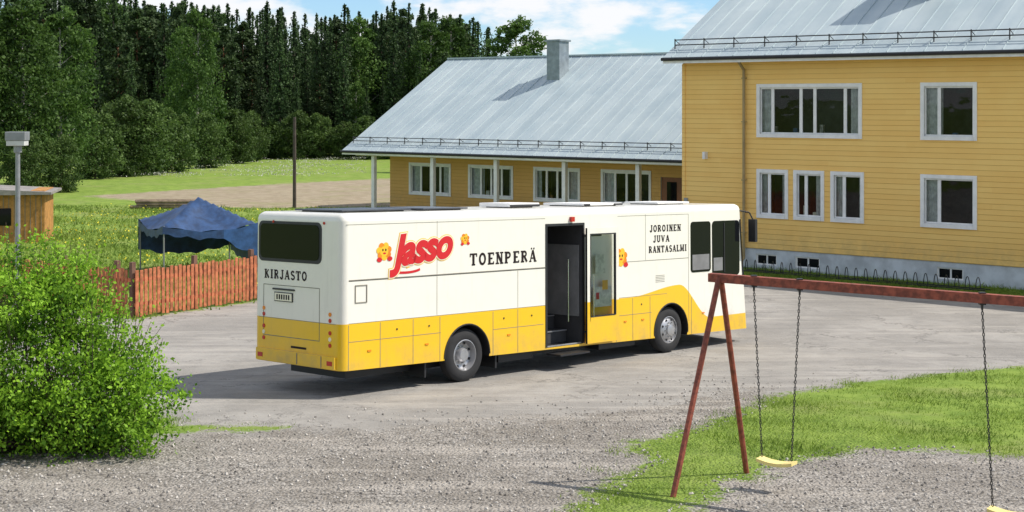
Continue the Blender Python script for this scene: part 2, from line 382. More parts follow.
base=np.stack([np.stack([np.cos(ang+q*np.pi/2),np.sin(ang+q*np.pi/2),np.zeros(len(X))],-1) for q in range(4)],1)
bp=P[:,None,:]+base*J[:,:4]*r[:,None,None]
tp=P[:,None,:]+base*J[:,:4]*r[:,None,None]*.55+np.array([0,0,.75])*r[:,None,None]
Q=np.concatenate([np.stack([bp[:,q],bp[:,(q+1)%4],tp[:,(q+1)%4],tp[:,q]],1) for q in range(4)]+[np.stack([tp[:,0],tp[:,1],tp[:,2],tp[:,3]],1)])
M['pebble']=leafmat('pebble_stone',(.14,.125,.11),(.56,.52,.46),0.)
sh1=rng.random(len(X)); addobj('gravel_stones',quadmesh('gravel_stones',Q,np.tile(sh1,5),np.zeros(len(Q)),['pebble']))

# ------------------------------------------------------------------ trees
def spruce(H,Rr,r):
    Q=[qtube((0,0,0),(0,0,H*.96),.18,.03)]; P=[];S=[];SH=[]
    z=H*.05
    while z<H:
        f=1-z/H; nb=int(5+6*f)
        for b in range(nb):
            an=r.uniform(0,6.283); Ln=(Rr*f**.8*r.uniform(.6,1.15)+.12); m=max(2,int(Ln/.2))
            t=np.linspace(.12,1,m); 
            for q in range(3):
                lat=r.normal(0,.13,m)*Ln*t*.9; dr=-.32*Ln*t+.16*Ln*t*t+r.normal(0,.07,m)-abs(r.normal(0,.1,m))
                P.append(np.stack([np.cos(an)*Ln*t-np.sin(an)*lat,np.sin(an)*Ln*t+np.cos(an)*lat,z+dr],-1))
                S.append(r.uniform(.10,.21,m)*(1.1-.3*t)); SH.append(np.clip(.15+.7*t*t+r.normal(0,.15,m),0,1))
        z+=.26+.12*f
    P=np.concatenate(P); S=np.concatenate(S); SH=np.concatenate(SH)
    C=cards(P,S,r,.6); nb=len(Q[0])
    return np.concatenate([Q[0],C]),np.concatenate([np.zeros(nb),SH]),np.concatenate([np.zeros(nb),np.ones(len(C))])
def crown_tree(H,W,r,nl=16,sub=22,cs=.15,base=.18,pine=False,trunk=.16,per=16):
    Q=[qtube((0,0,0),(r.normal(0,.1),r.normal(0,.1),H*.55),trunk,trunk*.6),qtube((0,0,H*.55),(0,0,H*.93),trunk*.6,.02)]
    P=[];SH=[]
    for i in range(nl):
        t=(i+.5)/nl; z=H*(base+(1-base)*t*.93)
        if pine: env=math.sin(math.pi*min(1,max(.12,(t*.8+.2))))**.6
        else: env=math.sin(math.pi*(t*.86+.1))**.75
        a=i*2.4+r.uniform(-.5,.5); rad=W*.5*env*r.uniform(.3,.7 if pine else .85)
        c=np.array([math.cos(a)*rad,math.sin(a)*rad,z]); Q.append(qtube((0,0,max(H*.1,z-rad*.8)),c,trunk*.3,.015,5))
        R0=W*.5*r.uniform(.36,.58)*max(.5,env)
        d=r.normal(size=(sub,3)); d/=np.linalg.norm(d,axis=1)[:,None]; d*=(r.uniform(.35,1.,(sub,1))**.5)*R0; d[:,2]*=.7 if pine else .85
        for q in d:
            cc=c+q; k=per; e=r.normal(0,R0*.22,(k,3)); e[:,2]*=.7
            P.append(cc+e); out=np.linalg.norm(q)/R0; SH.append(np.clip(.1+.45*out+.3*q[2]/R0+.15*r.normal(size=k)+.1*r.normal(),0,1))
    P=np.concatenate(P); SH=np.concatenate(SH); C=cards(P,r.uniform(.6,1.3,len(P))*cs,r,.6); Qc=np.concatenate(Q)
    return np.concatenate([Qc,C]),np.concatenate([np.zeros(len(Qc)),SH]),np.concatenate([np.zeros(len(Qc)),np.ones(len(C))])
protos={'s':[],'p':[],'d':[],'w':[]}
for i in range(4):
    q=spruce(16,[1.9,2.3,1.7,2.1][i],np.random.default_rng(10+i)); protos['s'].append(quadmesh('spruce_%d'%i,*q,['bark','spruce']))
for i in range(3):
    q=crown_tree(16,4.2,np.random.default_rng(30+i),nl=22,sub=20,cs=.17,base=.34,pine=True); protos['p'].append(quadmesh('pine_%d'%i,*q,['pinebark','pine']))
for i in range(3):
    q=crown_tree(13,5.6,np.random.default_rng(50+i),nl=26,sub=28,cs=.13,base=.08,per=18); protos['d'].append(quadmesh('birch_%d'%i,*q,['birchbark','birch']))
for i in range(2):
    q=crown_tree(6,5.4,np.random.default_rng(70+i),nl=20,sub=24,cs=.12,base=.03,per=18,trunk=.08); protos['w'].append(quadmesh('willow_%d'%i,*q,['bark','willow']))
tr=np.random.default_rng(5)
PH={'s':16,'p':16,'d':13,'w':6}
def put(kind,px,Yd,H,parent=None,name='tree',wf=1.):
    ms=protos[kind]; i=tr.integers(len(ms)); s=H/PH[kind]; X=(px-512)/1450*Yd
    o=addobj(name,ms[i],parent,(X,Yd,float(zt(np.array(Yd)))+(max(0,(Yd-190)*.02))),tr.uniform(0,6.28),(s*wf,s*wf,s)); return o
forest=empty('forest')
prof=[(-150,-15),(80,-14),(150,-6),(190,-3),(215,0),(240,8),(262,0),(290,10),(320,16),(350,4),(372,12),(392,0),(420,3),(440,8),(465,14),(488,22),(500,60)]
px=np.array([a for a,b in prof]); py=np.array([b for a,b in prof])
for row,(Yd,dx) in enumerate(((150,14),(158,12),(167,13),(178,14),(190,14),(202,14))):
    x=-140+row*6
    while x<494:
        ytop=np.interp(x,px,py)+abs(tr.normal(0,10))+(6 if row<1 else 0)+(4 if row>3 else 0)
        H=5.66+(103-ytop)*Yd/1450
        if row==0: H*=tr.uniform(.55,.98)
        kind='s' if tr.random()<.8 else ('p' if tr.random()<.7 else 'd')
        if 70<x<190 and tr.random()<.35: kind='p'
        if 370<x<460 and tr.random()<.3: kind='p'
        put(kind,x,Yd+tr.uniform(-4,4),H,forest,'conifer',tr.uniform(.85,1.2) )
        x+=dx*tr.uniform(.6,1.3)
x=200
while x<490:
    put('w',x,146+tr.uniform(-2,2),tr.uniform(2.5,5),forest,'undergrowth'); x+=24
# unseen trees added behind the camera for dark, varied reflections in the glass
for i in range(26):
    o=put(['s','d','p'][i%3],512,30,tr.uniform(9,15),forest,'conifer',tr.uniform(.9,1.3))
    o.location=(-48+i*4.2+tr.uniform(-1.5,1.5),-27-tr.uniform(0,10),1.25)
def tree(name,kind,px,Yd,H,wf=1.):
    e=empty(name); o=put(kind,px,Yd,H,None,'crown_and_trunk',wf); e.location=o.location; o.location=(0,0,0); o.parent=e
tree('birch_tree','d',22,96,13.0,1.05); tree('birch_tree','d',60,100,12.6,.95); tree('birch_tree','d',-20,94,12,1.)
tree('birch_tree','d',198,132,14.6,.8); tree('birch_tree','d',182,136,13.2,.8)
tree('birch_tree','d',516,118,13.1,1.15)
for p_,y_,h_ in ((95,108,5.2),(120,112,6.2),(145,114,6.0),(172,118,5.2),(205,126,5.0),(236,136,5.2),(252,140,4.2),(20,90,4.),(60,92,3.6)):
    tree('willow_bush','w',p_,y_,h_,1.)
# ------------------------------------------------------------------ near bush
def near_bush():
    r=np.random.default_rng(99); e=empty('leafy_bush',(-6.6,21,float(zt(np.array(21.)))))
    lobes=[((-.5,0,1.35),(1.3,1.2,1.45)),((.35,-.1,1.1),(.95,1.0,1.05)),((1.05,-.1,.8),(.72,.8,.62)),((-1.5,.2,1.4),(1.1,1.1,1.35)),((.5,-.4,.45),(1.1,.8,.5)),((-.1,-.3,2.1),(.6,.6,.62)),((-1.1,-.5,.6),(1.2,.8,.7))]
    P=[];SH=[];Q=[]
    for c,ra in lobes:
        c=np.array(c); ra=np.array(ra); k=int(85*ra[0]*ra[2]+28)
        d=r.normal(size=(k,3)); d/=np.linalg.norm(d,axis=1)[:,None]; rr=r.uniform(.5,1.17,(k,1)); pts=c+d*rr*ra
        pts=pts[pts[:,2]>.05]
        for q in pts:
            m=r.integers(40,90); g=r.normal(0,1,(m,3))*np.array([.12,.12,.09])*r.uniform(.6,1.3); P.append(q+g)
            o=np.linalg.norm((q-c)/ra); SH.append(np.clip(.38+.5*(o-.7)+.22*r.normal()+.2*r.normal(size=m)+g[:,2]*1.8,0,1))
            if r.random()<.35: Q.append(qtube((r.normal(0,.3)+c[0]*.5,r.normal(0,.15),0),q,.014,.004,4))
    for i in range(100):
        a=r.uniform(-1.9,1.5); top=np.array([a,r.normal(0,.5),0]); 
        z=2.75-.55*max(0,a+.2)**1.3-.12*(a+.6)**2 if a>-.6 else 2.75
        b=np.array([a+r.normal(0,.12),top[1],z+r.uniform(.05,.45)]); s0=np.array([a*.8,top[1]*.6,z-.7]); Q.append(qtube(s0,b,.008,.003,4))
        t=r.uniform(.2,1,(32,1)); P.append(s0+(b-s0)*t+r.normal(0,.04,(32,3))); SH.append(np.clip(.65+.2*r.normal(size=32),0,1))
    P=np.concatenate(P); SH=np.concatenate(SH); C=cards(P,r.uniform(.02,.042,len(P)),r,.6); Qc=np.concatenate(Q)
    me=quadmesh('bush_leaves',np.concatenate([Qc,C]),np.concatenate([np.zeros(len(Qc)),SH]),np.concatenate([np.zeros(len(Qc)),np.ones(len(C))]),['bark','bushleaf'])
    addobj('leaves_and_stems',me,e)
near_bush()

# ------------------------------------------------------------------ buildings
ROT=math.atan2(-.629,.777)
def wall(b,x0,x1,z0,z1,y,ops,k,depth=.14):
    X=sorted(set([x0,x1]+[o[0] for o in ops]+[o[1] for o in ops])); Z=sorted(set([z0,z1]+[o[2] for o in ops]+[o[3] for o in ops]))
    for i in range(len(X)-1):
        for j in range(len(Z)-1):
            cx=(X[i]+X[i+1])/2; cz=(Z[j]+Z[j+1])/2
            if any(o[0]<cx<o[1] and o[2]<cz<o[3] for o in ops): continue
            b.poly([(X[i],y,Z[j]),(X[i+1],y,Z[j]),(X[i+1],y,Z[j+1]),(X[i],y,Z[j+1])],k)
    for o in ops:
        a,c,d,e=o[:4]; Y=y+depth
        b.poly([(a,y,d),(a,Y,d),(a,Y,e),(a,y,e)],'white'); b.poly([(c,Y,d),(c,y,d),(c,y,e),(c,Y,e)],'white')
        b.poly([(a,y,e),(a,Y,e),(c,Y,e),(c,y,e)],'white'); b.poly([(a,Y,d),(a,y,d),(c,y,d),(c,Y,d)],'white')
def window(b,x0,x1,z0,z1,y,fr,cas=.11,curt=(.18,.18),rail=None):
    e=.012
    b.box(x0-cas,x0+e,y-.035,y+.03,z0-cas,z1+cas,'white'); b.box(x1-e,x1+cas,y-.035,y+.03,z0-cas,z1+cas,'white')
    b.box(x0+e,x1-e,y-.032,y+.03,z1-e,z1+cas-.002,'white'); b.box(x0+e,x1-e,y-.06,y+.03,z0-cas+.002,z0+e,'white')
    w=x1-x0; f=.055
    b.box(x0+e,x1-e,y+.05,y+.1,z0+e,z0+e+f,'white'); b.box(x0+e,x1-e,y+.05,y+.1,z1-e-f,z1-e,'white')
    for q in [0,1]+fr:
        xc=x0+w*q; hw=f
        a=max(x0+e,xc-hw); c=min(x1-e,xc+hw); b.box(a,c,y+.047,y+.103,z0+e+f,z1-e-f,'white')
    b.poly([(x0+e,y+.075,z0+e),(x1-e,y+.075,z0+e),(x1-e,y+.075,z1-e),(x0+e,y+.075,z1-e)],'glass')
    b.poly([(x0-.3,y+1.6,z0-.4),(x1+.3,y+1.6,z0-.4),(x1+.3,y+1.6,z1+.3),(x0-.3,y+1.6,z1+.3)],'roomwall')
    b.box(x0,x1,y+.145,y+.40,z0-.04,z0-.005,'white')
    xx=x0+.15
    while xx<x1-.2:
        if rng.random()<.5:
            hh=rng.uniform(.12,.4); b.box(xx,xx+rng.uniform(.08,.2),y+.2,y+.32,z0,z0+hh,['paper','cream','birchbark','door','tentl'][rng.integers(5)])
        xx+=rng.uniform(.25,.5)
    for s_,c_ in ((0,curt[0]),(1,curt[1])):
        if c_<=0: continue
        a0=x0 if s_==0 else x1-w*c_; a1=x0+w*c_ if s_==0 else x1; m=8
        for i in range(m):
            p=a0+(a1-a0)*i/m; q=a0+(a1-a0)*(i+1)/m; ya=y+.17+.03*(i%2); yb=y+.17+.03*((i+1)%2)
            b.poly([(p,ya,z0-.1),(q,yb,z0-.1),(q,yb,z1+.05),(p,ya,z1+.05)],'curtain')
def gable_roof(b,x0,x1,ye,zr,ridge_y,yb,pitch,rib=.62,th=.07):
    zt_=zr+pitch*(ridge_y-ye); zb=zt_-pitch*(yb-ridge_y)
    b.hexa([(x0,ye,zr-th),(x1,ye,zr-th),(x1,ridge_y,zt_-th),(x0,ridge_y,zt_-th),(x0,ye,zr),(x1,ye,zr),(x1,ridge_y,zt_),(x0,ridge_y,zt_)],'roof')
    b.hexa([(x0,ridge_y,zt_-th),(x1,ridge_y,zt_-th),(x1,yb,zb-th),(x0,yb,zb-th),(x0,ridge_y,zt_),(x1,ridge_y,zt_),(x1,yb,zb),(x0,yb,zb)],'roof')
    x=math.ceil(x0/rib)*rib
    while x<x1:
        w=.016;h=.034
        b.hexa([(x,ye+.01,zr-.01),(x+w,ye+.01,zr-.01),(x+w,ridge_y,zt_-.01),(x,ridge_y,zt_-.01),(x,ye+.01,zr+h),(x+w,ye+.01,zr+h),(x+w,ridge_y,zt_+h),(x,ridge_y,zt_+h)],'roof'); x+=rib
    b.box(x0,x1,ridge_y-.12,ridge_y+.12,zt_-.03,zt_+.05,'roof')
def snow_rail(b,x0,x1,y,z,k='darkmetal'):
    for dz in (.12,.30): b.tube((x0,y,z+dz),(x1,y,z+dz),.02,.02,k,6)
    x=x0
    while x<=x1: 
        b.box(x-.015,x+.015,y-.015,y+.02,z-.03,z+.34,k); b.tube((x,y,z+.3),(x,y+.3,z+.17),.014,.014,k,5); x+=1.2

# two-storey house
H=empty('yellow_two_storey_house',(13.7,45.3,-.42),ROT)
hx0,hx1,hd_=-9.82,10.,12.4
b=B()
ops=[(-6.84+.1,-2.98-.1,4.6,6.2,[.13,.42,.56,.86]),(-.97+.1,.84-.1,4.6,6.2,[.3]),(-6.84+.1,-5.66-.1,1.85,3.3,[.35]),(-5.44+.1,-4.33-.1,1.85,3.3,[.36]),(-4.08+.1,-2.91-.1,1.85,3.3,[.36]),(-.97+.1,.84-.1,1.85,3.3,[.3]),
     (3.2,5.,4.6,6.2,[.3]),(3.2,5.,1.85,3.3,[.3]),(6.4,8.6,4.6,6.2,[.5]),(6.4,8.6,1.85,3.3,[.5])]
wall(b,hx0,hx1,.68,7.2,0,ops,'siding')
b.box(hx0,hx1,hd_-.2,hd_,.68,7.2,'siding'); b.box(hx0,hx0+.2,.002,hd_-.2,.68,7.2,'siding'); b.box(hx1-.2,hx1,.002,hd_-.2,.68,7.2,'siding')
for xx in (hx0,hx1-.2): # gables
    b.hexa([(xx,.0,7.2),(xx+.2,.0,7.2),(xx+.2,hd_,7.2),(xx,hd_,7.2),(xx,hd_/2-.05,7.2+3.5),(xx+.2,hd_/2-.05,7.2+3.5),(xx+.2,hd_/2+.05,7.2+3.5),(xx,hd_/2+.05,7.2+3.5)],'siding')
b.done('walls',H)
b=B()
cw=[(-6.9,-6.1),(-5.4,-4.5),(-.45,.4),(4,4.8)]
fo=[(a,c,.14,.5) for a,c in cw]
wall(b,hx0+.04,hx1-.04,-.4,.68,.03,fo,'concrete',.12)
for a,c in cw:
    b.box(a,c,.10,.13,.14,.5,'blackglass'); 
    for q in (a,c-.05,(a+c)/2-.02): b.box(q,q+.05,.07,.11,.142,.498,'white')
    b.box(a+.05,c-.05,.072,.108,.142,.18,'white'); b.box(a+.05,c-.05,.072,.108,.46,.498,'white')
b.box(hx0+.04,hx0+.24,.16,hd_-.04,-.4,.68,'concrete'); b.box(hx1-.24,hx1-.04,.16,hd_-.04,-.4,.68,'concrete'); b.box(hx0+.04,hx1-.04,hd_-.24,hd_-.04,-.4,.68,'concrete')
b.done('foundation',H)
b=B(); cs=[(.12,.1),(.35,0),(.2,.2),(0,.3),(.25,.15),(.3,.05),(.2,.2),(.2,.2),(.2,.2),(.2,.2)]
for o,c in zip(ops,cs): window(b,o[0],o[1],o[2],o[3],0,o[4],curt=c)
b.done('windows',H)
b=B(); b.tube((-7.3,-.1,.35),(-7.3,-.1,6.8),.05,.05,'soffit',10); b.tube((-7.3,-.1,6.8),(-7.3,-.5,7.1),.05,.05,'soffit',10); b.tube((-7.3,-.1,.35),(-7.3,-.3,.2),.05,.05,'soffit',10)
for z in (1.2,3,5,6.5): b.box(-7.37,-7.23,-.16,-.002,z,z+.03,'soffit')
b.box(hx0-.02,hx0+.1,-.03,.0-.001,.68,7.04,'siding'); b.done('downpipe',H,True)
b=B(); gable_roof(b,hx0-.45,hx1+.45,-.6,7.27,hd_/2,hd_+.6,.577)
b.done('roof',H)
b=B(); b.box(hx0-.42,hx1+.42,-.58,hd_+.58,7.10,7.16,'soffit'); b.box(hx0-.44,hx1+.44,-.62,-.585,7.05,7.24,'white')
b.tube((hx0-.46,-.68,7.2),(hx1+.46,-.68,7.2),.06,.06,'darkmetal',8); b.done('eaves',H)
b=B(); snow_rail(b,hx0-.3,hx1+.3,-.05,7.6); b.done('snow_guard',H)
b=B(); b.box(-2.6,-1.3,2.9,3.8,8.6,11.2,'metalroof_chim'); b.box(-2.7,-1.2,2.8,3.9,11.2,11.3,'metalroof_chim'); b.done('chimney',H,bevel=.01)
b=B()
b.box(-8.9,-8.8,-.2,0,3.7,3.95,'white'); b.box(-9.75,-9.6,-.05,-.001,1.9,2.3,'lamp'); b.done('wall_lamp',H)

# single storey wing
W=empty('yellow_single_storey_wing',(7.2,61,-.42),ROT)
EZ=3.26; wx0,wx1=-20.4,5.05; ry=8.18
b=B(); wy=1.8
wops=[(-17.3,-14.7,1.15,2.55,[.25,.5,.75]),(-13.35,-10.75,1.15,2.55,[.25,.5,.75]),(-9.3,-6.8,1.15,2.55,[.25,.5,.75]),(-5.4,-2.9,1.15,2.55,[.25,.5,.75]),(-2.3,-1.2,.2,2.4,[])]
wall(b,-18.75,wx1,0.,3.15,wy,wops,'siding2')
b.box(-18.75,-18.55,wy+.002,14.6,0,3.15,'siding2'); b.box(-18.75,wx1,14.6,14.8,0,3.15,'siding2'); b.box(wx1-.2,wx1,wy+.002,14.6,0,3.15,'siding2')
b.done('walls',W)
b=B()
for i,o in enumerate(wops[:4]): window(b,o[0],o[1],o[2],o[3],wy,o[4],curt=((.2,.2),(.3,.1),(.1,.3),(.25,0))[i])
b.box(-2.29,-1.21,wy+.06,wy+.11,.21,2.39,'door'); b.box(-2.0,-1.5,wy+.04,wy+.058,1.2,2.2,'blackglass')
b.done('windows_and_door',W)
b=B(); b.box(-18.8,wx1,wy-.02,14.85,-.4,-.001,'concrete'); b.box(wx0+.4,wx1,.2,wy-.03,-.3,-.06,'concrete'); b.done('foundation_and_porch',W)
b=B()
for x in (-18.55,-14.55,-10.55,-6.55,-2.55,1.4): b.box(x-.1,x+.1,.33,.53,-.06,3.0,'white'); b.box(x-.13,x+.13,.30,.56,-.06,.1,'concrete')
b.box(wx0+.6,wx1,.36,.5,3.0,3.14,'white'); b.box(-19.6,-19.46,.36,.5,3.0,3.13,'white')
b.done('porch_posts',W,bevel=.01)
b=B(); gable_roof(b,wx0,wx1,0,EZ,ry,16.4,.592)
b.done('roof',W)
b=B(); b.box(wx0+.03,wx1,.03,16.3,3.15,3.19,'soffit'); b.box(wx0+.02,wx1,-.03,.02,3.05,3.22,'white')
b.tube((wx0,-.1,3.2),(wx1,-.1,3.2),.065,.065,'darkmetal',8)
gz_=EZ+.592*ry
b.hexa([(wx0+.1,.2,3.19),(wx0+.2,.2,3.19),(wx0+.2,16.2,3.19),(wx0+.1,16.2,3.19),(wx0+.1,ry-.05,gz_-.15),(wx0+.2,ry-.05,gz_-.15),(wx0+.2,ry+.05,gz_-.15),(wx0+.1,ry+.05,gz_-.15)],'siding2')
b.done('eaves',W)
b=B(); snow_rail(b,wx0+.2,wx1-.1,.6,EZ+.355); b.done('snow_guard',W)
b=B(); cx=-11.47; b.box(cx-.4,cx+.4,6.0,6.8,6.3,8.75,'metalroof_chim'); b.box(cx-.48,cx+.48,5.92,6.88,8.75,8.85,'metalroof_chim'); b.done('chimney',W,bevel=.01)

# bike rack
K=empty('bicycle_rack',(13.7,45.3,-.42),ROT)
b=B(); x=-6.6
b.tube((-6.7,-1.3,.06),(1.6,-1.3,.06),.02,.02,'darkmetal',6); b.tube((-6.7,-.95,.06),(1.6,-.95,.06),.02,.02,'darkmetal',6)
while x<1.5:
    b.path([(x+.14*math.cos(t),-1.3+.17-.17*math.cos(t),.06+.36*math.sin(t)) for t in np.linspace(0,math.pi,9)],.014,'darkmetal',5); x+=.33
b.done('hoops',K)

# ------------------------------------------------------------------ fence
Fn=empty('picket_fence')
def fence(b,p,q,hgt=1.27):
    p=np.array(p,float); q=np.array(q,float); Ln=np.linalg.norm(q-p); d=(q-p)/Ln; nrm=np.array([d[1],-d[0]]); z0=-.42
    def bx(s0,s1,n0,n1,z0_,z1_,k,top=0):
        P=[p+d*s0+nrm*n0,p+d*s1+nrm*n0,p+d*s1+nrm*n1,p+d*s0+nrm*n1]
        if (P[1]-P[0])[0]*(P[2]-P[1])[1]-(P[1]-P[0])[1]*(P[2]-P[1])[0]<0: P=P[::-1]
        b.hexa([(a[0],a[1],z0_) for a in P]+[(a[0],a[1],z1_) for a in P],k)
    s=0.
    while s<Ln-.09:
        j=rng.uniform(-.035,.035); g=rng.uniform(-.008,.008); bx(s+g,s+g+.1,0,.022,z0+.05+j,z0+hgt+j,'fence'); s+=.145
    for z in (.3,.95): bx(0,Ln,-.05,-.003,z0+z,z0+z+.1,'fence')
    s=0
    while s<=Ln: bx(s-.06,s+.06,-.17,-.052,z0-.1,z0+hgt+.2,'fencepost'); s+=2.1
b=B(); fence(b,(-9.9,38.1),(-5.2,44.4)); fence(b,(-17.5,43.2),(-10.02,38.1)); b.done('pickets_rails_posts',Fn)

# ------------------------------------------------------------------ tent
T=empty('blue_canopy_tent',(-10.5,48.5,-.42),R(28)); n=16; hw=1.6
g=np.linspace(-1,1,n+1); vs=[];fs=[]
for a in g:
    for c in g:
        m=max(abs(a),abs(c)); o=min(abs(a),abs(c))
        z=1.72+ .80*(1-m)**1.2 -.12*math.sin(math.pi*m)*(.5+.5*math.cos(math.pi*o/max(m,1e-3)))-.22*m*(1-(o/max(m,.001))**2)*(m**3)
        z+=.035*math.sin(a*9+c*5)
        vs.append((a*hw,c*hw,z))
for i in range(n):
    for j in range(n):
        q=i*(n+1)+j; fs.append((q,q+n+1,q+n+2,q+1))
mt=bpy.data.meshes.new('canopy'); mt.from_pydata(vs,[],fs); mt.materials.append(M['tent']); mt.polygons.foreach_set('use_smooth',[True]*len(mt.polygons))
oc=addobj('canopy',mt,T); 
b=B()
for sx in (-1,1):
    for sy in (-1,1): b.tube((sx*1.55,sy*1.55,0),(sx*1.55,sy*1.55,1.72),.025,.025,'lamp',6)
for s_ in range(4):
    for i in range(n):
        def ed(t):
            a=-1+2*t; z=1.72-.22*(1-a*a)+.02*math.sin(a*9); P={0:(a,-1),1:(1,a),2:(-a,1),3:(-1,-a)}[s_]; return P[0]*hw*1.005,P[1]*hw*1.005,z
        A=ed(i/n);C=ed((i+1)/n)
        def dzf(t):
            if s_==1: return 1.15
            if s_==0: return .24+max(0,(t-.6)/.4)*.9
            if s_==2: return 1.0
            return .24
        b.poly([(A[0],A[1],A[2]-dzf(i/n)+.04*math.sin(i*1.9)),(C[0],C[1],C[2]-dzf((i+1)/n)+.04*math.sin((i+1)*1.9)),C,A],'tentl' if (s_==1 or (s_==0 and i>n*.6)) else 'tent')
b.done('frame_and_valance',T)

# ------------------------------------------------------------------ lamp, pole, shed, logs
S=empty('street_lamp',(-11.35,33.3,-.4)); b=B()
b.tube((0,0,-.2),(0,0,4.75),.07,.05,'lamp',12); b.box(-.24,.22,-.17,.17,4.78,4.98,'lamp'); b.box(-.22,.20,-.15,.15,4.66,4.778,'lens'); b.tube((0,0,4.5),(0,0,4.66),.09,.09,'lamp',12); b.done('pole_and_head',S,bevel=.012)
S=empty('wooden_utility_pole',(-11.7,78,-.42)); b=B(); b.tube((0,0,-.3),(0,0,4.9),.10,.08,'pole',10); b.done('pole',S)
S=empty('wooden_shed',(-20.3,60,-.42),R(10)); b=B()
b.box(-3.5,1.1,-1.3,1.3,0,2.1,'shed'); b.hexa([(-3.8,-1.6,1.95),(1.4,-1.6,1.95),(1.4,1.6,1.95),(-3.8,1.6,1.95),(-3.8,-1.6,2.35),(1.4,-1.6,2.05),(1.4,1.6,2.05),(-3.8,1.6,2.35)],'shedroof')
for i in range(22): b.box(-3.45+i*.21,-3.43+i*.21,-1.315,-1.3,0.02,1.94,'seam')
b.box(-.9,-.2,-1.33,-1.318,.7,1.4,'blackglass'); b.done('walls_and_roof',S)
S=empty('log_pile',(-18.6,78,-.42)); b=B()
for i in range(14): b.tube((-1.8+.1*(i%3)+rng.uniform(0,.3),.28*(i%5)-.5,.1+.14*(i//5)),(1.5+rng.uniform(0,.5),.28*(i%5)-.4,.1+.14*(i//5)),.09,.08,'soil',8)
b.done('logs',S)

# ------------------------------------------------------------------ swing set
def zg(Y): return float(zt(np.array(Y)))
SW=empty('swing_set'); b=B()
A0=np.array([2.68,18.68]); D=np.array([.819,-.574]); Np=np.array([.574,.819]); ZB=3.02
def bp_(s,o=0.,z=ZB): q=A0+D*s+Np*o; return (q[0],q[1],z)
def beam_box(s0,s1,w,z0,z1,k):
    P=[bp_(s0,-w,z0),bp_(s1,-w,z0),bp_(s1,w,z0),bp_(s0,w,z0)]
    b.hexa(P+[(p[0],p[1],z1) for p in P],k)
beam_box(-.15,5.6,.05,ZB-.09,ZB+.02,'rust')
for s0 in (0.0,5.3):
    for o in (-1.08,.80):
        q=A0+D*s0+Np*o; 
        if o<0: q=q-D*.12
        b.tube((q[0],q[1],zg(q[1])-.1),bp_(s0,o*.03,ZB-.03),.038,.038,'rust',8)
b.done('frame',SW,bevel=.004)
b=B()
def chain(p,q):
    p=np.array(p);q=np.array(q); m=int(np.linalg.norm(q-p)/.04)
    d=(q-p)/m; dn=d/np.linalg.norm(d)
    u=np.cross(dn,[0,1,0]);u/=np.linalg.norm(u);v=np.cross(dn,u)
    for i in range(m):
        c=p+d*(i+.5); e=u if i%2 else v; h=dn*.025
        pts=[c-h,c-h*.6+e*.010,c+h*.6+e*.010,c+h,c+h*.6-e*.010,c-h*.6-e*.010,c-h]
        b.path([tuple(x) for x in pts],.0062,'chain',4)
def swing(s0,s1,zs,yaw=0):
    m=(s0+s1)/2
    for sa,sb in ((s0,m-.2),(s1,m+.2)):
        b.tube(bp_(sa,0,ZB-.06),bp_(sa,0,ZB-.17),.02,.012,'chain',6); b.box(*[v for ax in range(3) for v in ((bp_(sa)[ax]-.035),(bp_(sa)[ax]+.035))][:4],ZB-.11,ZB+.035,'darkmetal')
        chain(bp_(sa,0,ZB-.15),bp_(sb,0,zs+.03))
    n=8; 
    for i in range(n):
        t0=-.24+.48*i/n; t1=-.24+.48*(i+1)/n; f=lambda t:-.035*(1-(t/.24)**2)
        lo=[bp_(m+t0,-.09,zs+f(t0)-.02),bp_(m+t1,-.09,zs+f(t1)-.02),bp_(m+t1,.09,zs+f(t1)-.02),bp_(m+t0,.09,zs+f(t0)-.02)]
        b.hexa(lo+[(p[0],p[1],p[2]+.04) for p in lo],'seat')
swing(.478,1.10,.74); swing(3.36,4.0,.57)
b.done('swings_and_chains',SW)

# ------------------------------------------------------------------ bus
ax=Vector((.695,.719,-.719*.0496)).normalized(); wv_=Vector((-.719,.695,-.695*.0496)); wv_=(wv_-ax*wv_.dot(ax)).normalized(); upv=ax.cross(wv_)
BUS=empty('library_bus'); mw=Matrix.Identity(4)
for i in range(3): mw[i][0]=ax[i]; mw[i][1]=wv_[i]; mw[i][2]=upv[i]
mw[0][3],mw[1][3],mw[2][3]=-3.01,25.55,.0; BUS.matrix_world=mw
LEN,WID,TOP=12.45,2.60,3.28
bm=bmesh.new()
def skz(s): return .50-.17*s/LEN
vsb=[(0,0,.5),(LEN,0,.33),(LEN,WID,.33),(0,WID,.5),(0,0,TOP),(LEN-.25,0,TOP),(LEN-.25,WID,TOP),(0,WID,TOP)]
vb=[bm.verts.new(v) for v in vsb]
for f in ((3,2,1,0),(4,5,6,7),(0,1,5,4),(1,2,6,5),(2,3,7,6),(3,0,4,7)): bm.faces.new([vb[i] for i in f])
ed=[e for e in bm.edges if not (e.verts[0].co.z<1 and e.verts[1].co.z<1)]
bmesh.ops.bevel(bm,geom=ed,offset=.15,segments=6,profile=.5,affect='EDGES')
meb=bpy.data.meshes.new('body'); bm.to_mesh(meb); bm.free()
body=bpy.data.objects.new('body',meb); COL.objects.link(body)
WH=[3.10,9.45]; cut=[]
def addcut(ob):
    cut.append(ob); md=body.modifiers.new('b','BOOLEAN'); md.object=ob; md.operation='DIFFERENCE'; md.solver='EXACT'
for s in WH:
    for w0,w1 in ((-.2,.8),(WID-.8,WID+.2)):
        q=B(); q.tube((s,w0,.5),(s,w1,.5),.60,.60,'black',40); addcut(q.done('c'))
q=B(); DS0,DS1=5.36,6.46; q.box(DS0,DS1,-.2,1.9,.46,2.92,'black'); addcut(q.done('c'))
bpy.context.view_layer.update()
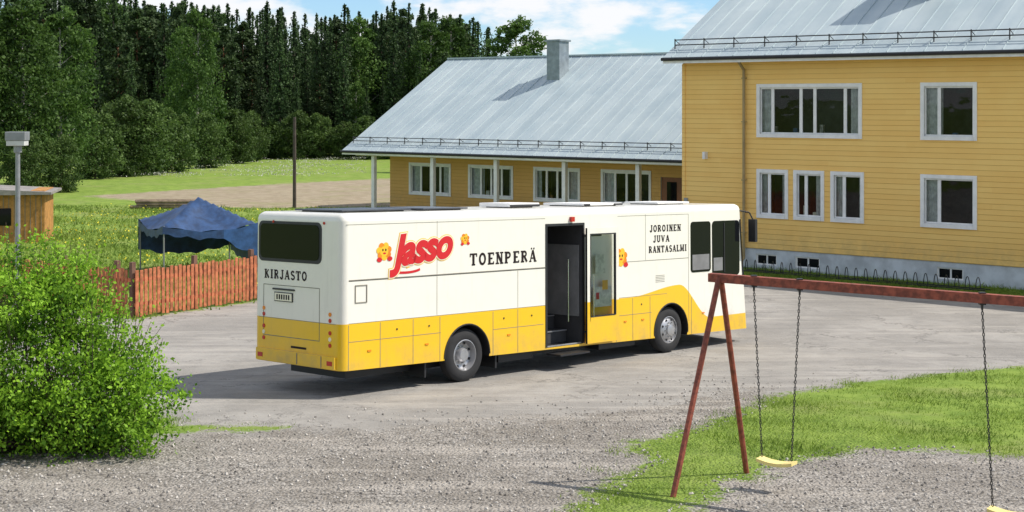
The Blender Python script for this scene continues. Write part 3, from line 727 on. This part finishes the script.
dg=bpy.context.evaluated_depsgraph_get(); nm=bpy.data.meshes.new_from_object(body.evaluated_get(dg))
body.modifiers.clear(); body.data=nm
for o in cut: bpy.data.objects.remove(o,do_unlink=True)
nm.materials.clear(); nm.materials.append(M['bus']); nm.materials.append(M['black']); nm.materials.append(M['interior'])
for p in nm.polygons:
    c=p.center; p.material_index=0; p.use_smooth=True
    if .04<c.y<WID-.04 and c.z<3.0 and .1<c.x<LEN-.4:
        p.material_index=1 if c.z<1.3 and any(abs(c.x-s)<.65 for s in WH) else 2
    if c.z<.52 and abs(p.normal.z)>.8: p.material_index=1
nm.set_sharp_from_angle(angle=R(30)); wn=body.modifiers.new('wn','WEIGHTED_NORMAL'); wn.keep_sharp=True
body.parent=BUS
b=B(); b.box(.5,LEN-.5,.5,WID-.5,.28,.6,'black'); b.box(4.2,5.2,.25,.6,.25,.5,'black'); b.box(7.2,8.4,.2,.6,.25,.45,'black')
for s in WH: b.tube((s,.3,.5),(s,WID-.3,.5),.09,.09,'black',8)
for s in (2.1,3.98): b.box(s-.02,s+.02,.1,.7,.18,.5,'black')
b.done('chassis',BUS)
for i,s in enumerate(WH):
    for side in (0,1):
        b=B(); sg=1 if side==0 else -1; w0=.05 if side==0 else WID-.05
        T_=lambda pr:[(r,sg*y) for r,y in pr]
        b.lathe((s,w0,.51),T_([(.29,.26),(.44,.27),(.50,.22),(.515,.15),(.50,.05),(.44,.005),(.33,.0),(.295,.02)]),'rubber')
        if i==0: b.lathe((s,w0,.51),T_([(.30,.015),(.285,.01),(.275,.06),(.25,.13),(.20,.15),(.14,.14),(.13,.06),(.11,.03),(.001,.03)]),'steel')
        else: b.lathe((s,w0,.51),T_([(.30,.015),(.285,.01),(.27,.05),(.24,.03),(.18,.0),(.13,-.005),(.12,-.04),(.09,-.05),(.001,-.05)]),'steel')
        for j in range(10):
            t=2*math.pi*j/10; rr=.165; 
            y0=.135 if i==0 else -.005
            c=(s+rr*math.cos(t),w0+sg*y0,.51+rr*math.sin(t)); b.tube(c,(c[0],c[1]-sg*.035,c[2]),.014,.012,'chrome',6)
        for j in range(8):
            t=2*math.pi*(j+.5)/8; rr=.232; y0=.128 if i==0 else .02
            c=(s+rr*math.cos(t),w0+sg*y0,.51+rr*math.sin(t)); b.tube(c,(c[0],c[1]-sg*.012,c[2]),.026,.026,'black',8)
        b.done('wheel_%s_%d'%('rear' if i==0 else 'front',side),BUS,True)
b=B()
for s in WH:
    pts=[]
    for t in np.linspace(-.25,math.pi+.25,30):
        z=.5+.605*math.sin(t); 
        if z>skz(s)-.02: pts.append((s+.605*math.cos(t),-.004,z))
    b.path(pts,.016,'black',5)
b.done('wheel_arch_trim',BUS)
b=B(); e=-.003
def vline(s,z0,z1,t=.009,k='seam'): b.box(s-t/2,s+t/2,e,.01,z0,z1,k)
def hline(s0,s1,z,t=.009,k='seam',ee=e): b.box(s0,s1,ee,.01,z-t/2,z+t/2,k)
hline(.16,DS0-.05,2.09,.016,'seam',-.008); hline(.16,DS0-.05,2.076,.008,'black',-.0045); hline(7.5,10.1,2.09,.012,'seam')
hline(.16,DS0-.05,1.325,.008); hline(7.5,9.3,1.33,.008)
for s in (2.3,4.5): vline(s,1.34,2.06)
for s in (2.3,8.55): vline(s,2.1,3.1,.007)
for s,zt_ in ((.16,1.3),(.9,1.3),(1.7,1.3),(2.38,1.3),(3.8,1.3),(4.5,1.3),(7.55,1.3),(8.1,1.3),(8.7,1.3),(10.2,1.2),(10.9,.75),(11.6,.68)): vline(s,skz(s)+.01,zt_,.012)
hline(.16,2.4,1.0,.01); hline(3.8,5.25,.95,.01); hline(7.5,8.75,.95,.01); hline(.1,5.3,3.08,.008); hline(7.6,10.1,3.08,.008)
vline(10.1,skz(10)+.3,3.08)
for s0,s1,z0,z1 in ((.30,.58,1.68,2.0),):
    for a in ((s0,s1,z0,z0+.015),(s0,s1,z1-.015,z1)): b.box(a[0],a[1],-.012,.01,a[2],a[3],'seam')
    for a in (s0,s1-.015): b.box(a,a+.015,-.0125,.01,z0+.015,z1-.015,'seam')
for s in (.6,2.0,4.2,7.8,8.4,10.6): b.box(s,s+.08,-.015,.01,.80,.83,'orange')
for s in (1.3,2.1,4.1,4.9,8.4): b.tube((s,-.01,1.15),(s,.01,1.15),.018,.018,'black',8)
for i in range(5): b.box(8.90,9.22,-.005,.008,1.60+i*.035,1.608+i*.035,'seam')
b.box(6.05,6.15,-.06,.02,3.0,3.1,'red')
b.box(DS0-.05,DS0+.0,-.012,.02,.47,2.97,'black'); b.box(DS1,DS1+.05,-.012,.02,.47,2.97,'black'); b.box(DS0,DS1,-.0125,.02,2.92,2.97,'black')
b.done('side_trim',BUS)
def rrect(b,x0,x1,z0,z1,r,w,k,axis='s',th=.012):
    pts=[]
    for cx,cz,a0 in ((x1-r,z1-r,0),(x0+r,z1-r,90),(x0+r,z0+r,180),(x1-r,z0+r,270)):
        for q in range(5):
            a=R(a0+q*22.5); pts.append((cx+r*math.cos(a),cz+r*math.sin(a)))
    i=b.mi(k); o=len(b.v); n=len(pts)
    for d in (0,th):
        for u,v in pts: b.v.append((u,w+d,v) if axis=='s' else (w+d,u,v))
    b.f.append(tuple(range(o,o+n))); b.m.append(i)
    for j in range(n): b.f.append((o+j,o+(j+1)%n,o+n+(j+1)%n,o+n+j)); b.m.append(i)
b=B()
rrect(b,10.18,10.94,1.75,2.9,.08,-.008,'blackglass'); rrect(b,11.0,12.08,1.62,2.9,.10,-.008,'blackglass')
b.box(11.45,11.48,-.02,-.008,1.7,2.85,'black'); b.box(10.24,10.88,-.0095,-.0085,1.8,2.15,'greyint'); b.box(11.05,11.4,-.0095,-.0085,1.75,2.05,'greyint')
rrect(b,10.3,12.0,1.7,2.9,.08,WID-.004,'blackglass')
rrect(b,.64,2.40,2.42,3.06,.10,-.014,'blackglass','w',.02)
rrect(b,.57,2.46,2.36,3.11,.12,-.006,'black','w',.02)
def fx(z): return LEN-.25*(z-.33)/(TOP-.33)
for (z0,z1,k,w0,w1,o) in ((1.35,2.95,'blackglass',.10,WID-.10,.008),(2.98,3.1,'black',.3,WID-.3,.008),(.75,.95,'lens',.2,.6,.01),(.75,.95,'lens',WID-.6,WID-.2,.01),(1.05,1.25,'black',.5,WID-.5,.009)):
    b.hexa([(fx(z0)-.03,w0,z0),(fx(z0)+o,w0,z0),(fx(z0)+o,w1,z0),(fx(z0)-.03,w1,z0),(fx(z1)-.03,w0,z1),(fx(z1)+o,w0,z1),(fx(z1)+o,w1,z1),(fx(z1)-.03,w1,z1)],k)
for w_a,sgn in ((0.,1),(WID,-1)):   # windscreen wrapping round the front corners
    for j in range(6):
        t0=R(90*j/6); t1=R(90*(j+1)/6)
        def cp(t,z): 
            r_=.162; return (fx(z)-.15+r_*math.sin(t),w_a+sgn*(.15-r_*math.cos(t)),z)
        b.poly([cp(t0,1.5),cp(t1,1.5),cp(t1,2.92),cp(t0,2.92)],'blackglass')
b.done('windows',BUS)
b=B()
for w,sg in ((0,-1),(WID,1)):
    b.path([(LEN-.4,w+.1*-sg,3.14),(LEN-.15,w+.14*sg,3.08),(LEN-.08,w+.2*sg,2.9)],.02,'black'); b.box(LEN-.14,LEN-.04,w+.2*sg-.1,w+.2*sg+.1,2.38,2.92,'black')
b.done('mirrors',BUS,bevel=.02)
b=B()
b.box(DS0+.02,DS1-.02,.45,1.88,.465,.72,'interior'); b.box(DS0+.02,DS1-.02,.8,1.88,.722,1.0,'interior')
b.box(DS0+.02,DS1-.02,.43,.452,.70,.725,'steel'); b.box(DS0+.02,DS1-.02,.78,.802,.98,1.005,'steel'); b.box(DS0+.02,DS1-.02,.03,.06,.465,.49,'steel')
b.tube((DS0+.12,.2,.8),(DS0+.12,.2,2.7),.018,.018,'chrome',8); b.tube((DS1-.12,.3,.9),(DS1-.12,.3,2.2),.018,.018,'chrome',8)
b.box(DS1-.03,DS1-.004,.1,1.5,1.02,2.5,'greyint')
b.box(DS0+.3,DS0+.34,.95,1.84,1.02,2.5,'greyint')
for z in (1.3,1.6,1.9,2.2): b.box(DS0+.36,DS1-.1,1.0,1.36,z,z+.02,'steel')
cols=['redpaint','paper','cream','ink','tentl','door','paper','yelpaint']
for z in (1.32,1.62,1.92,2.22):
    x=DS0+.38
    while x<DS1-.14:
        w=rng.uniform(.02,.045); b.box(x,x+w-.003,1.03,1.3,z+.002,z+rng.uniform(.18,.25),cols[rng.integers(8)]); x+=w
b.box(DS0+.1,DS1-.1,-.28,.12,.30,.335,'black')
b.done('entrance_steps_and_shelf',BUS)
b=B(); d0,d1=6.46,7.48; z0,z1=.46,2.86; w0,w1=-.13,-.085
b.box(d0,d0+.1,w0,w1,z0,z1,'bus'); b.box(d1-.1,d1,w0,w1,z0,z1,'bus'); b.box(d0+.1,d1-.1,w0+.001,w1-.001,z1-.12,z1,'bus'); b.box(d0+.1,d1-.1,w0+.001,w1-.001,z0,z0+.55,'bus')
b.poly([(d0+.09,w0+.02,z0+.5),(d1-.09,w0+.02,z0+.5),(d1-.09,w0+.02,z1-.1),(d0+.09,w0+.02,z1-.1)],'glass')
b.box(d0+.28,d0+.60,w0+.022,w0+.026,1.9,2.3,'paper'); b.box(d0+.2,d0+.8,w0+.022,w0+.027,1.2,1.62,'paper'); b.box(d0+.5,d0+.68,w0+.0205,w0+.0215,1.55,1.75,'yelpaint'); b.box(d0+.3,d0+.4,w0+.0205,w0+.0215,1.36,1.5,'redpaint')
b.box(d0+.09,d0+.115,w0-.004,w1,z0+.55,z1-.12,'black'); b.box(d1-.115,d1-.09,w0-.004,w1,z0+.55,z1-.12,'black')
b.box(d0+.115,d1-.115,w0-.004,w1,z0+.54,z0+.565,'black'); b.box(d0+.115,d1-.115,w0-.004,w1,z1-.145,z1-.12,'black')
b.tube((d0+.14,w0-.05,1.0),(d0+.14,w0-.05,1.9),.013,.013,'chrome',6)
b.tube((DS1-.02,-.05,2.7),(d0+.5,-.08,2.7),.02,.02,'black',6); b.tube((DS1-.02,-.05,.7),(d0+.5,-.08,.7),.02,.02,'black',6)
b.box(d0-.004,d0,w0,w1,z0,z1,'black')
b.done('open_door',BUS)
b=B(); e=-.004
def rl(w0,w1,z0,z1,k='seam',d=.0): b.box(e-d,.05,w0,w1,z0,z1,k)
rl(.62,2.30,1.92,1.932); rl(.62,.632,.98,1.92); rl(2.288,2.30,.98,1.92); rl(.632,2.288,.98,.992)
rl(.16,2.44,1.31,1.318)
rl(1.40,1.95,1.63,1.80,'black',.012); rl(1.42,1.93,1.645,1.785,'cream',.02)
for i in range(6): rl(1.48+i*.07,1.52+i*.07,1.67,1.76,'ink',.022)
rl(1.35,2.0,1.84,1.87,'black',.02)
for w in (.26,2.22):
    for k,z in (('orange',1.48),('red',1.37),('red',1.15),('cream',1.04),('red',.93)):
        b.tube((-.012,w+.06,z),(.05,w+.06,z),.038,.038,k,14)
for w in (.5,2.0): b.tube((-.02,w,3.10),(.1,w,3.10),.025,.025,'red',8)
b.box(-.05,.1,.14,2.46,.52,.74,'bus'); rl(1.2,1.22,.53,.73,'seam',.052); rl(.5,.52,.53,.73,'seam',.052)
b.box(-.055,0,.2,.35,.58,.66,'red'); b.box(-.055,0,2.25,2.40,.58,.66,'red')
rl(1.0,1.45,.80,.84,'ink')
b.done('rear_details',BUS)
b=B(); zr=TOP
for s0,s1,w0,w1,h,k in ((.4,2.1,.5,1.9,.05,'roofhatch'),(2.4,3.6,.5,1.9,.05,'roofhatch'),(5.2,6.1,.9,1.8,.10,'white'),(7.3,8.6,.7,1.9,.07,'white'),(10.0,11.2,.8,1.8,.06,'white')):
    b.box(s0,s1,w0,w1,zr+.02,zr+h,k); b.box(s0+.1,s0+.2,w0+.1,w1-.1,zr-.03,zr+.02,'black'); b.box(s1-.2,s1-.1,w0+.1,w1-.1,zr-.03,zr+.02,'black')
b.box(5.2,6.1,.88,.9,zr+.02,zr+.07,'black'); b.box(7.3,7.5,.68,.7,zr+.02,zr+.06,'black'); b.box(8.3,8.6,.68,.7,zr+.02,zr+.06,'black')
b.done('roof_hatches',BUS,bevel=.01)
# lettering
def arc(cx,cy,rx,ry,a0,a1,n=12): 
    t=[R(a0+(a1-a0)*i/n) for i in range(n+1)]; return [(cx+rx*math.cos(q),cy+ry*math.sin(q)) for q in t]
def G(ch):
    S=[]; tk=.25; tn=.12
    def st(x,w=tk,a=0,c=1): 
        S.append(([(x,a),(x,c)],w)); 
        if a==0: S.append(([(x-.2,.06),(x+.2,.06)],.12))
        if c==1: S.append(([(x-.2,.94),(x+.2,.94)],.12))
    if ch=='T': st(.42); S.append(([(0.02,.93),(.82,.93)],.14)); S.append(([(.05,.70),(.05,.97)],.11)); S.append(([(.79,.70),(.79,.97)],.11))
    elif ch=='O': S.append((arc(.42,.5,.31,.42,0,360,20),.2))
    elif ch=='E': st(.2); [S.append(([(.2,y),(.7,y)],.14)) for y in (.07,.93)]; S.append(([(.2,.5),(.55,.5)],.14)); S.append(([(.68,0),(.68,.25)],.1)); S.append(([(.68,.75),(.68,1)],.1))
    elif ch=='N': st(.18,.15); st(.7,.15); S.append(([(.15,.97),(.73,.03)],.24))
    elif ch=='P': st(.2); S.append(([(.2,.91)]+arc(.42,.70,.24,.21,90,-90)+[(.2,.48)],.17))
    elif ch=='R': st(.2); S.append(([(.2,.91)]+arc(.42,.72,.22,.2,90,-90)+[(.2,.52)],.17)); S.append(([(.42,.52),(.74,.04)],.22))
    elif ch in 'AÄ': S.append(([(.42,1),(.12,.04)],.13)); S.append(([(.42,1),(.72,.04)],.24)); S.append(([(.2,.32),(.62,.32)],.12)); S.append(([(-.02,.05),(.26,.05)],.11)); S.append(([(.56,.05),(.9,.05)],.11))
    elif ch=='K': st(.2); S.append(([(.25,.45),(.72,.96)],.14)); S.append(([(.38,.55),(.76,.04)],.22))
    elif ch=='I': st(.25)
    elif ch=='J': S.append(([(.45,1),(.45,.25)]+arc(.28,.22,.17,.18,0,-180,8),.2)); S.append(([(.25,.94),(.65,.94)],.12))
    elif ch=='S': S.append((arc(.38,.72,.25,.19,30,270,12)+arc(.38,.28,.27,.21,90,-150,12),.19))
    elif ch=='U': S.append(([(.18,1),(.18,.3)]+arc(.42,.3,.24,.23,180,360,10)+[(.66,1)],.19)); S.append(([(0,.94),(.36,.94)],.12)); S.append(([(.5,.94),(.82,.94)],.12))
    elif ch=='V': S.append(([(.12,.97),(.42,.02)],.23)); S.append(([(.42,.02),(.7,.97)],.14)); S.append(([(-.04,.94),(.28,.94)],.11)); S.append(([(.56,.94),(.84,.94)],.11))
    elif ch=='M': st(.15,.14); st(.85,.21); S.append(([(.15,1),(.5,.1)],.21)); S.append(([(.5,.1),(.85,1)],.14))
    elif ch=='L': st(.2); S.append(([(.2,.07),(.68,.07)],.14)); S.append(([(.68,0),(.68,.28)],.11))
    if ch=='Ä': S.append(([(.2,1.14),(.34,1.14)],.15)); S.append(([(.5,1.14),(.64,1.14)],.15))
    wd={'I':.5,'M':1.05,'J':.68,'S':.74,'E':.78,'L':.76}.get(ch,.88)
    return S,wd
cnt=[0]
def strokes(b,S,fn,k):
    for pts,w in S:
        for (x1,y1),(x2,y2) in zip(pts[:-1],pts[1:]):
            d=math.hypot(x2-x1,y2-y1)
            if d<1e-6: continue
            nx_=-(y2-y1)/d*w/2; ny_=(x2-x1)/d*w/2; cnt[0]+=1; o=(cnt[0]%20)*.0001
            ex=(x2-x1)/d*w*.12*(len(pts)>2); ey=(y2-y1)/d*w*.12*(len(pts)>2)
            b.poly([fn(x1+nx_-ex,y1+ny_-ey,o),fn(x1-nx_-ex,y1-ny_-ey,o),fn(x2-nx_+ex,y2-ny_+ey,o),fn(x2+nx_+ex,y2+ny_+ey,o)],k)
SP=.16
def write(b,txt,u0,u1,z0,h,side,k='ink'):
    tot=sum(G(c)[1] for c in txt)+SP*(len(txt)-1); sxs=(u1-u0)/tot; x=0
    for c in txt:
        S,wd=G(c)
        fn=lambda a,y,o,x=x:(u0+(x+a)*sxs,-.004-o,z0+y*h)
        strokes(b,S,fn,k); x+=wd+SP
b=B()
write(b,'TOENPERÄ',3.16,5.04,2.22,.235,'s'); write(b,'JOROINEN',8.70,9.82,2.71,.15,'s'); write(b,'JUVA',8.82,9.40,2.48,.15,'s'); write(b,'RANTASALMI',8.66,10.03,2.25,.15,'s')
tot=sum(G(c)[1] for c in 'KIRJASTO')+SP*7; x=0
for c in 'KIRJASTO':
    S,wd=G(c); fn=lambda a,y,o,x=x:(-.004-o,2.27-(x+a)*1.28/tot,2.04+y*.17); strokes(b,S,fn,'ink'); x+=wd+SP
b.done('lettering',BUS)
def script(off,k,w,z=.0):
    c=bpy.data.curves.new('logo','FONT'); c.body='Jasso'; c.shear=.35; c.offset=off; c.extrude=.0015; c.size=1.; c.space_character=.97
    o=bpy.data.objects.new('logo_lettering',c); COL.objects.link(o); c.materials.append(M[k]); o.parent=BUS
    o.scale=(.74,.76,1); o.rotation_euler=(R(90),R(-5),0); o.location=(1.22,w,2.31+z)
script(.088,'yelpaint',-.004); script(.07,'cream',-.008); script(.046,'redpaint',-.012)
b=B()
def ell(cx,cz,rx,rz,k,w,n=16): b.poly([(cx+rx*math.cos(2*math.pi*i/n),w,cz+rz*math.sin(2*math.pi*i/n)) for i in range(n)],k)
def mascot(cx,cz,s=1.):
    for j in range(7):
        a=2*math.pi*j/7+.3; ell(cx+.095*s*math.cos(a),cz+.085*s*math.sin(a),.055*s,.05*s,'yelpaint' if j%2 else 'orange',-.0042-.0003*j)
    ell(cx,cz,.08*s,.075*s,'yelpaint',-.0070); ell(cx-.025*s,cz+.02*s,.014*s,.02*s,'ink',-.0076); ell(cx+.03*s,cz+.02*s,.014*s,.02*s,'ink',-.0078); ell(cx+.005*s,cz-.03*s,.03*s,.014*s,'redpaint',-.008)
    ell(cx+.11*s,cz-.11*s,.05*s,.035*s,'redpaint',-.0082); ell(cx-.09*s,cz-.12*s,.05*s,.035*s,'redpaint',-.0084)
mascot(.98,2.58,1.25); mascot(3.03,2.74,.8); mascot(7.70,2.2,1.5)
S=[(arc(1.5,2.24,.38,.07,200,340,14),.045)]; strokes(b,S,lambda x,z,o:(x,-.005-o,z),'redpaint')
b.done('logo_decor',BUS)

# ------------------------------------------------------------------ light, world, camera
sun=bpy.data.lights.new('sun','SUN'); sun.energy=5.0; sun.angle=R(.53); sun.color=(1,.94,.86)
so=bpy.data.objects.new('sun',sun); COL.objects.link(so); so.rotation_euler=(0,R(41),0); so.location=(30,0,40)
w=bpy.data.worlds.new('World'); sc.world=w; w.use_nodes=True; nt=w.node_tree; nt.nodes.clear()
out=N(nt,'ShaderNodeOutputWorld'); bg=N(nt,'ShaderNodeBackground'); sky=N(nt,'ShaderNodeTexSky',sky_type='NISHITA')
sky.sun_disc=False; sky.sun_elevation=R(49); sky.sun_rotation=R(90); sky.air_density=1.; sky.dust_density=.0; sky.ozone_density=1.5
tc=N(nt,'ShaderNodeTexCoord'); sz=N(nt,'ShaderNodeSeparateXYZ'); L(nt,tc.outputs['Generated'],sz.inputs[0])
hz=smooth_(nt,sz.outputs[2],-.02,.35,0,1)
tcol=mix_(nt,hz,(.52,.72,1.0),(.98,.98,1.0))
tint=mix_(nt,1.,sky.outputs[0],tcol,'MULTIPLY')
mp=N(nt,'ShaderNodeMapping'); mp.inputs['Scale'].default_value=(1,1,2.6); mp.inputs['Location'].default_value=(.3,.1,.0); L(nt,tc.outputs['Generated'],mp.inputs[0])
nz=noise_(nt,mp.outputs[0],9.,7,.55); f=smooth_(nt,nz,.455,.57,0,.95)
c=mix_(nt,f,tint,(6.6,6.6,6.7)); L(nt,c,bg.inputs[0]); bg.inputs[1].default_value=.15; L(nt,bg.outputs[0],out.inputs[0])
cam=bpy.data.cameras.new('camera'); co=bpy.data.objects.new('camera',cam); COL.objects.link(co); sc.camera=co
co.location=(0,0,CAMZ); co.rotation_euler=(R(90),0,0); cam.sensor_width=36; cam.lens=36*1450/1024; cam.shift_y=-153/1024; cam.clip_end=6000; cam.clip_start=.1
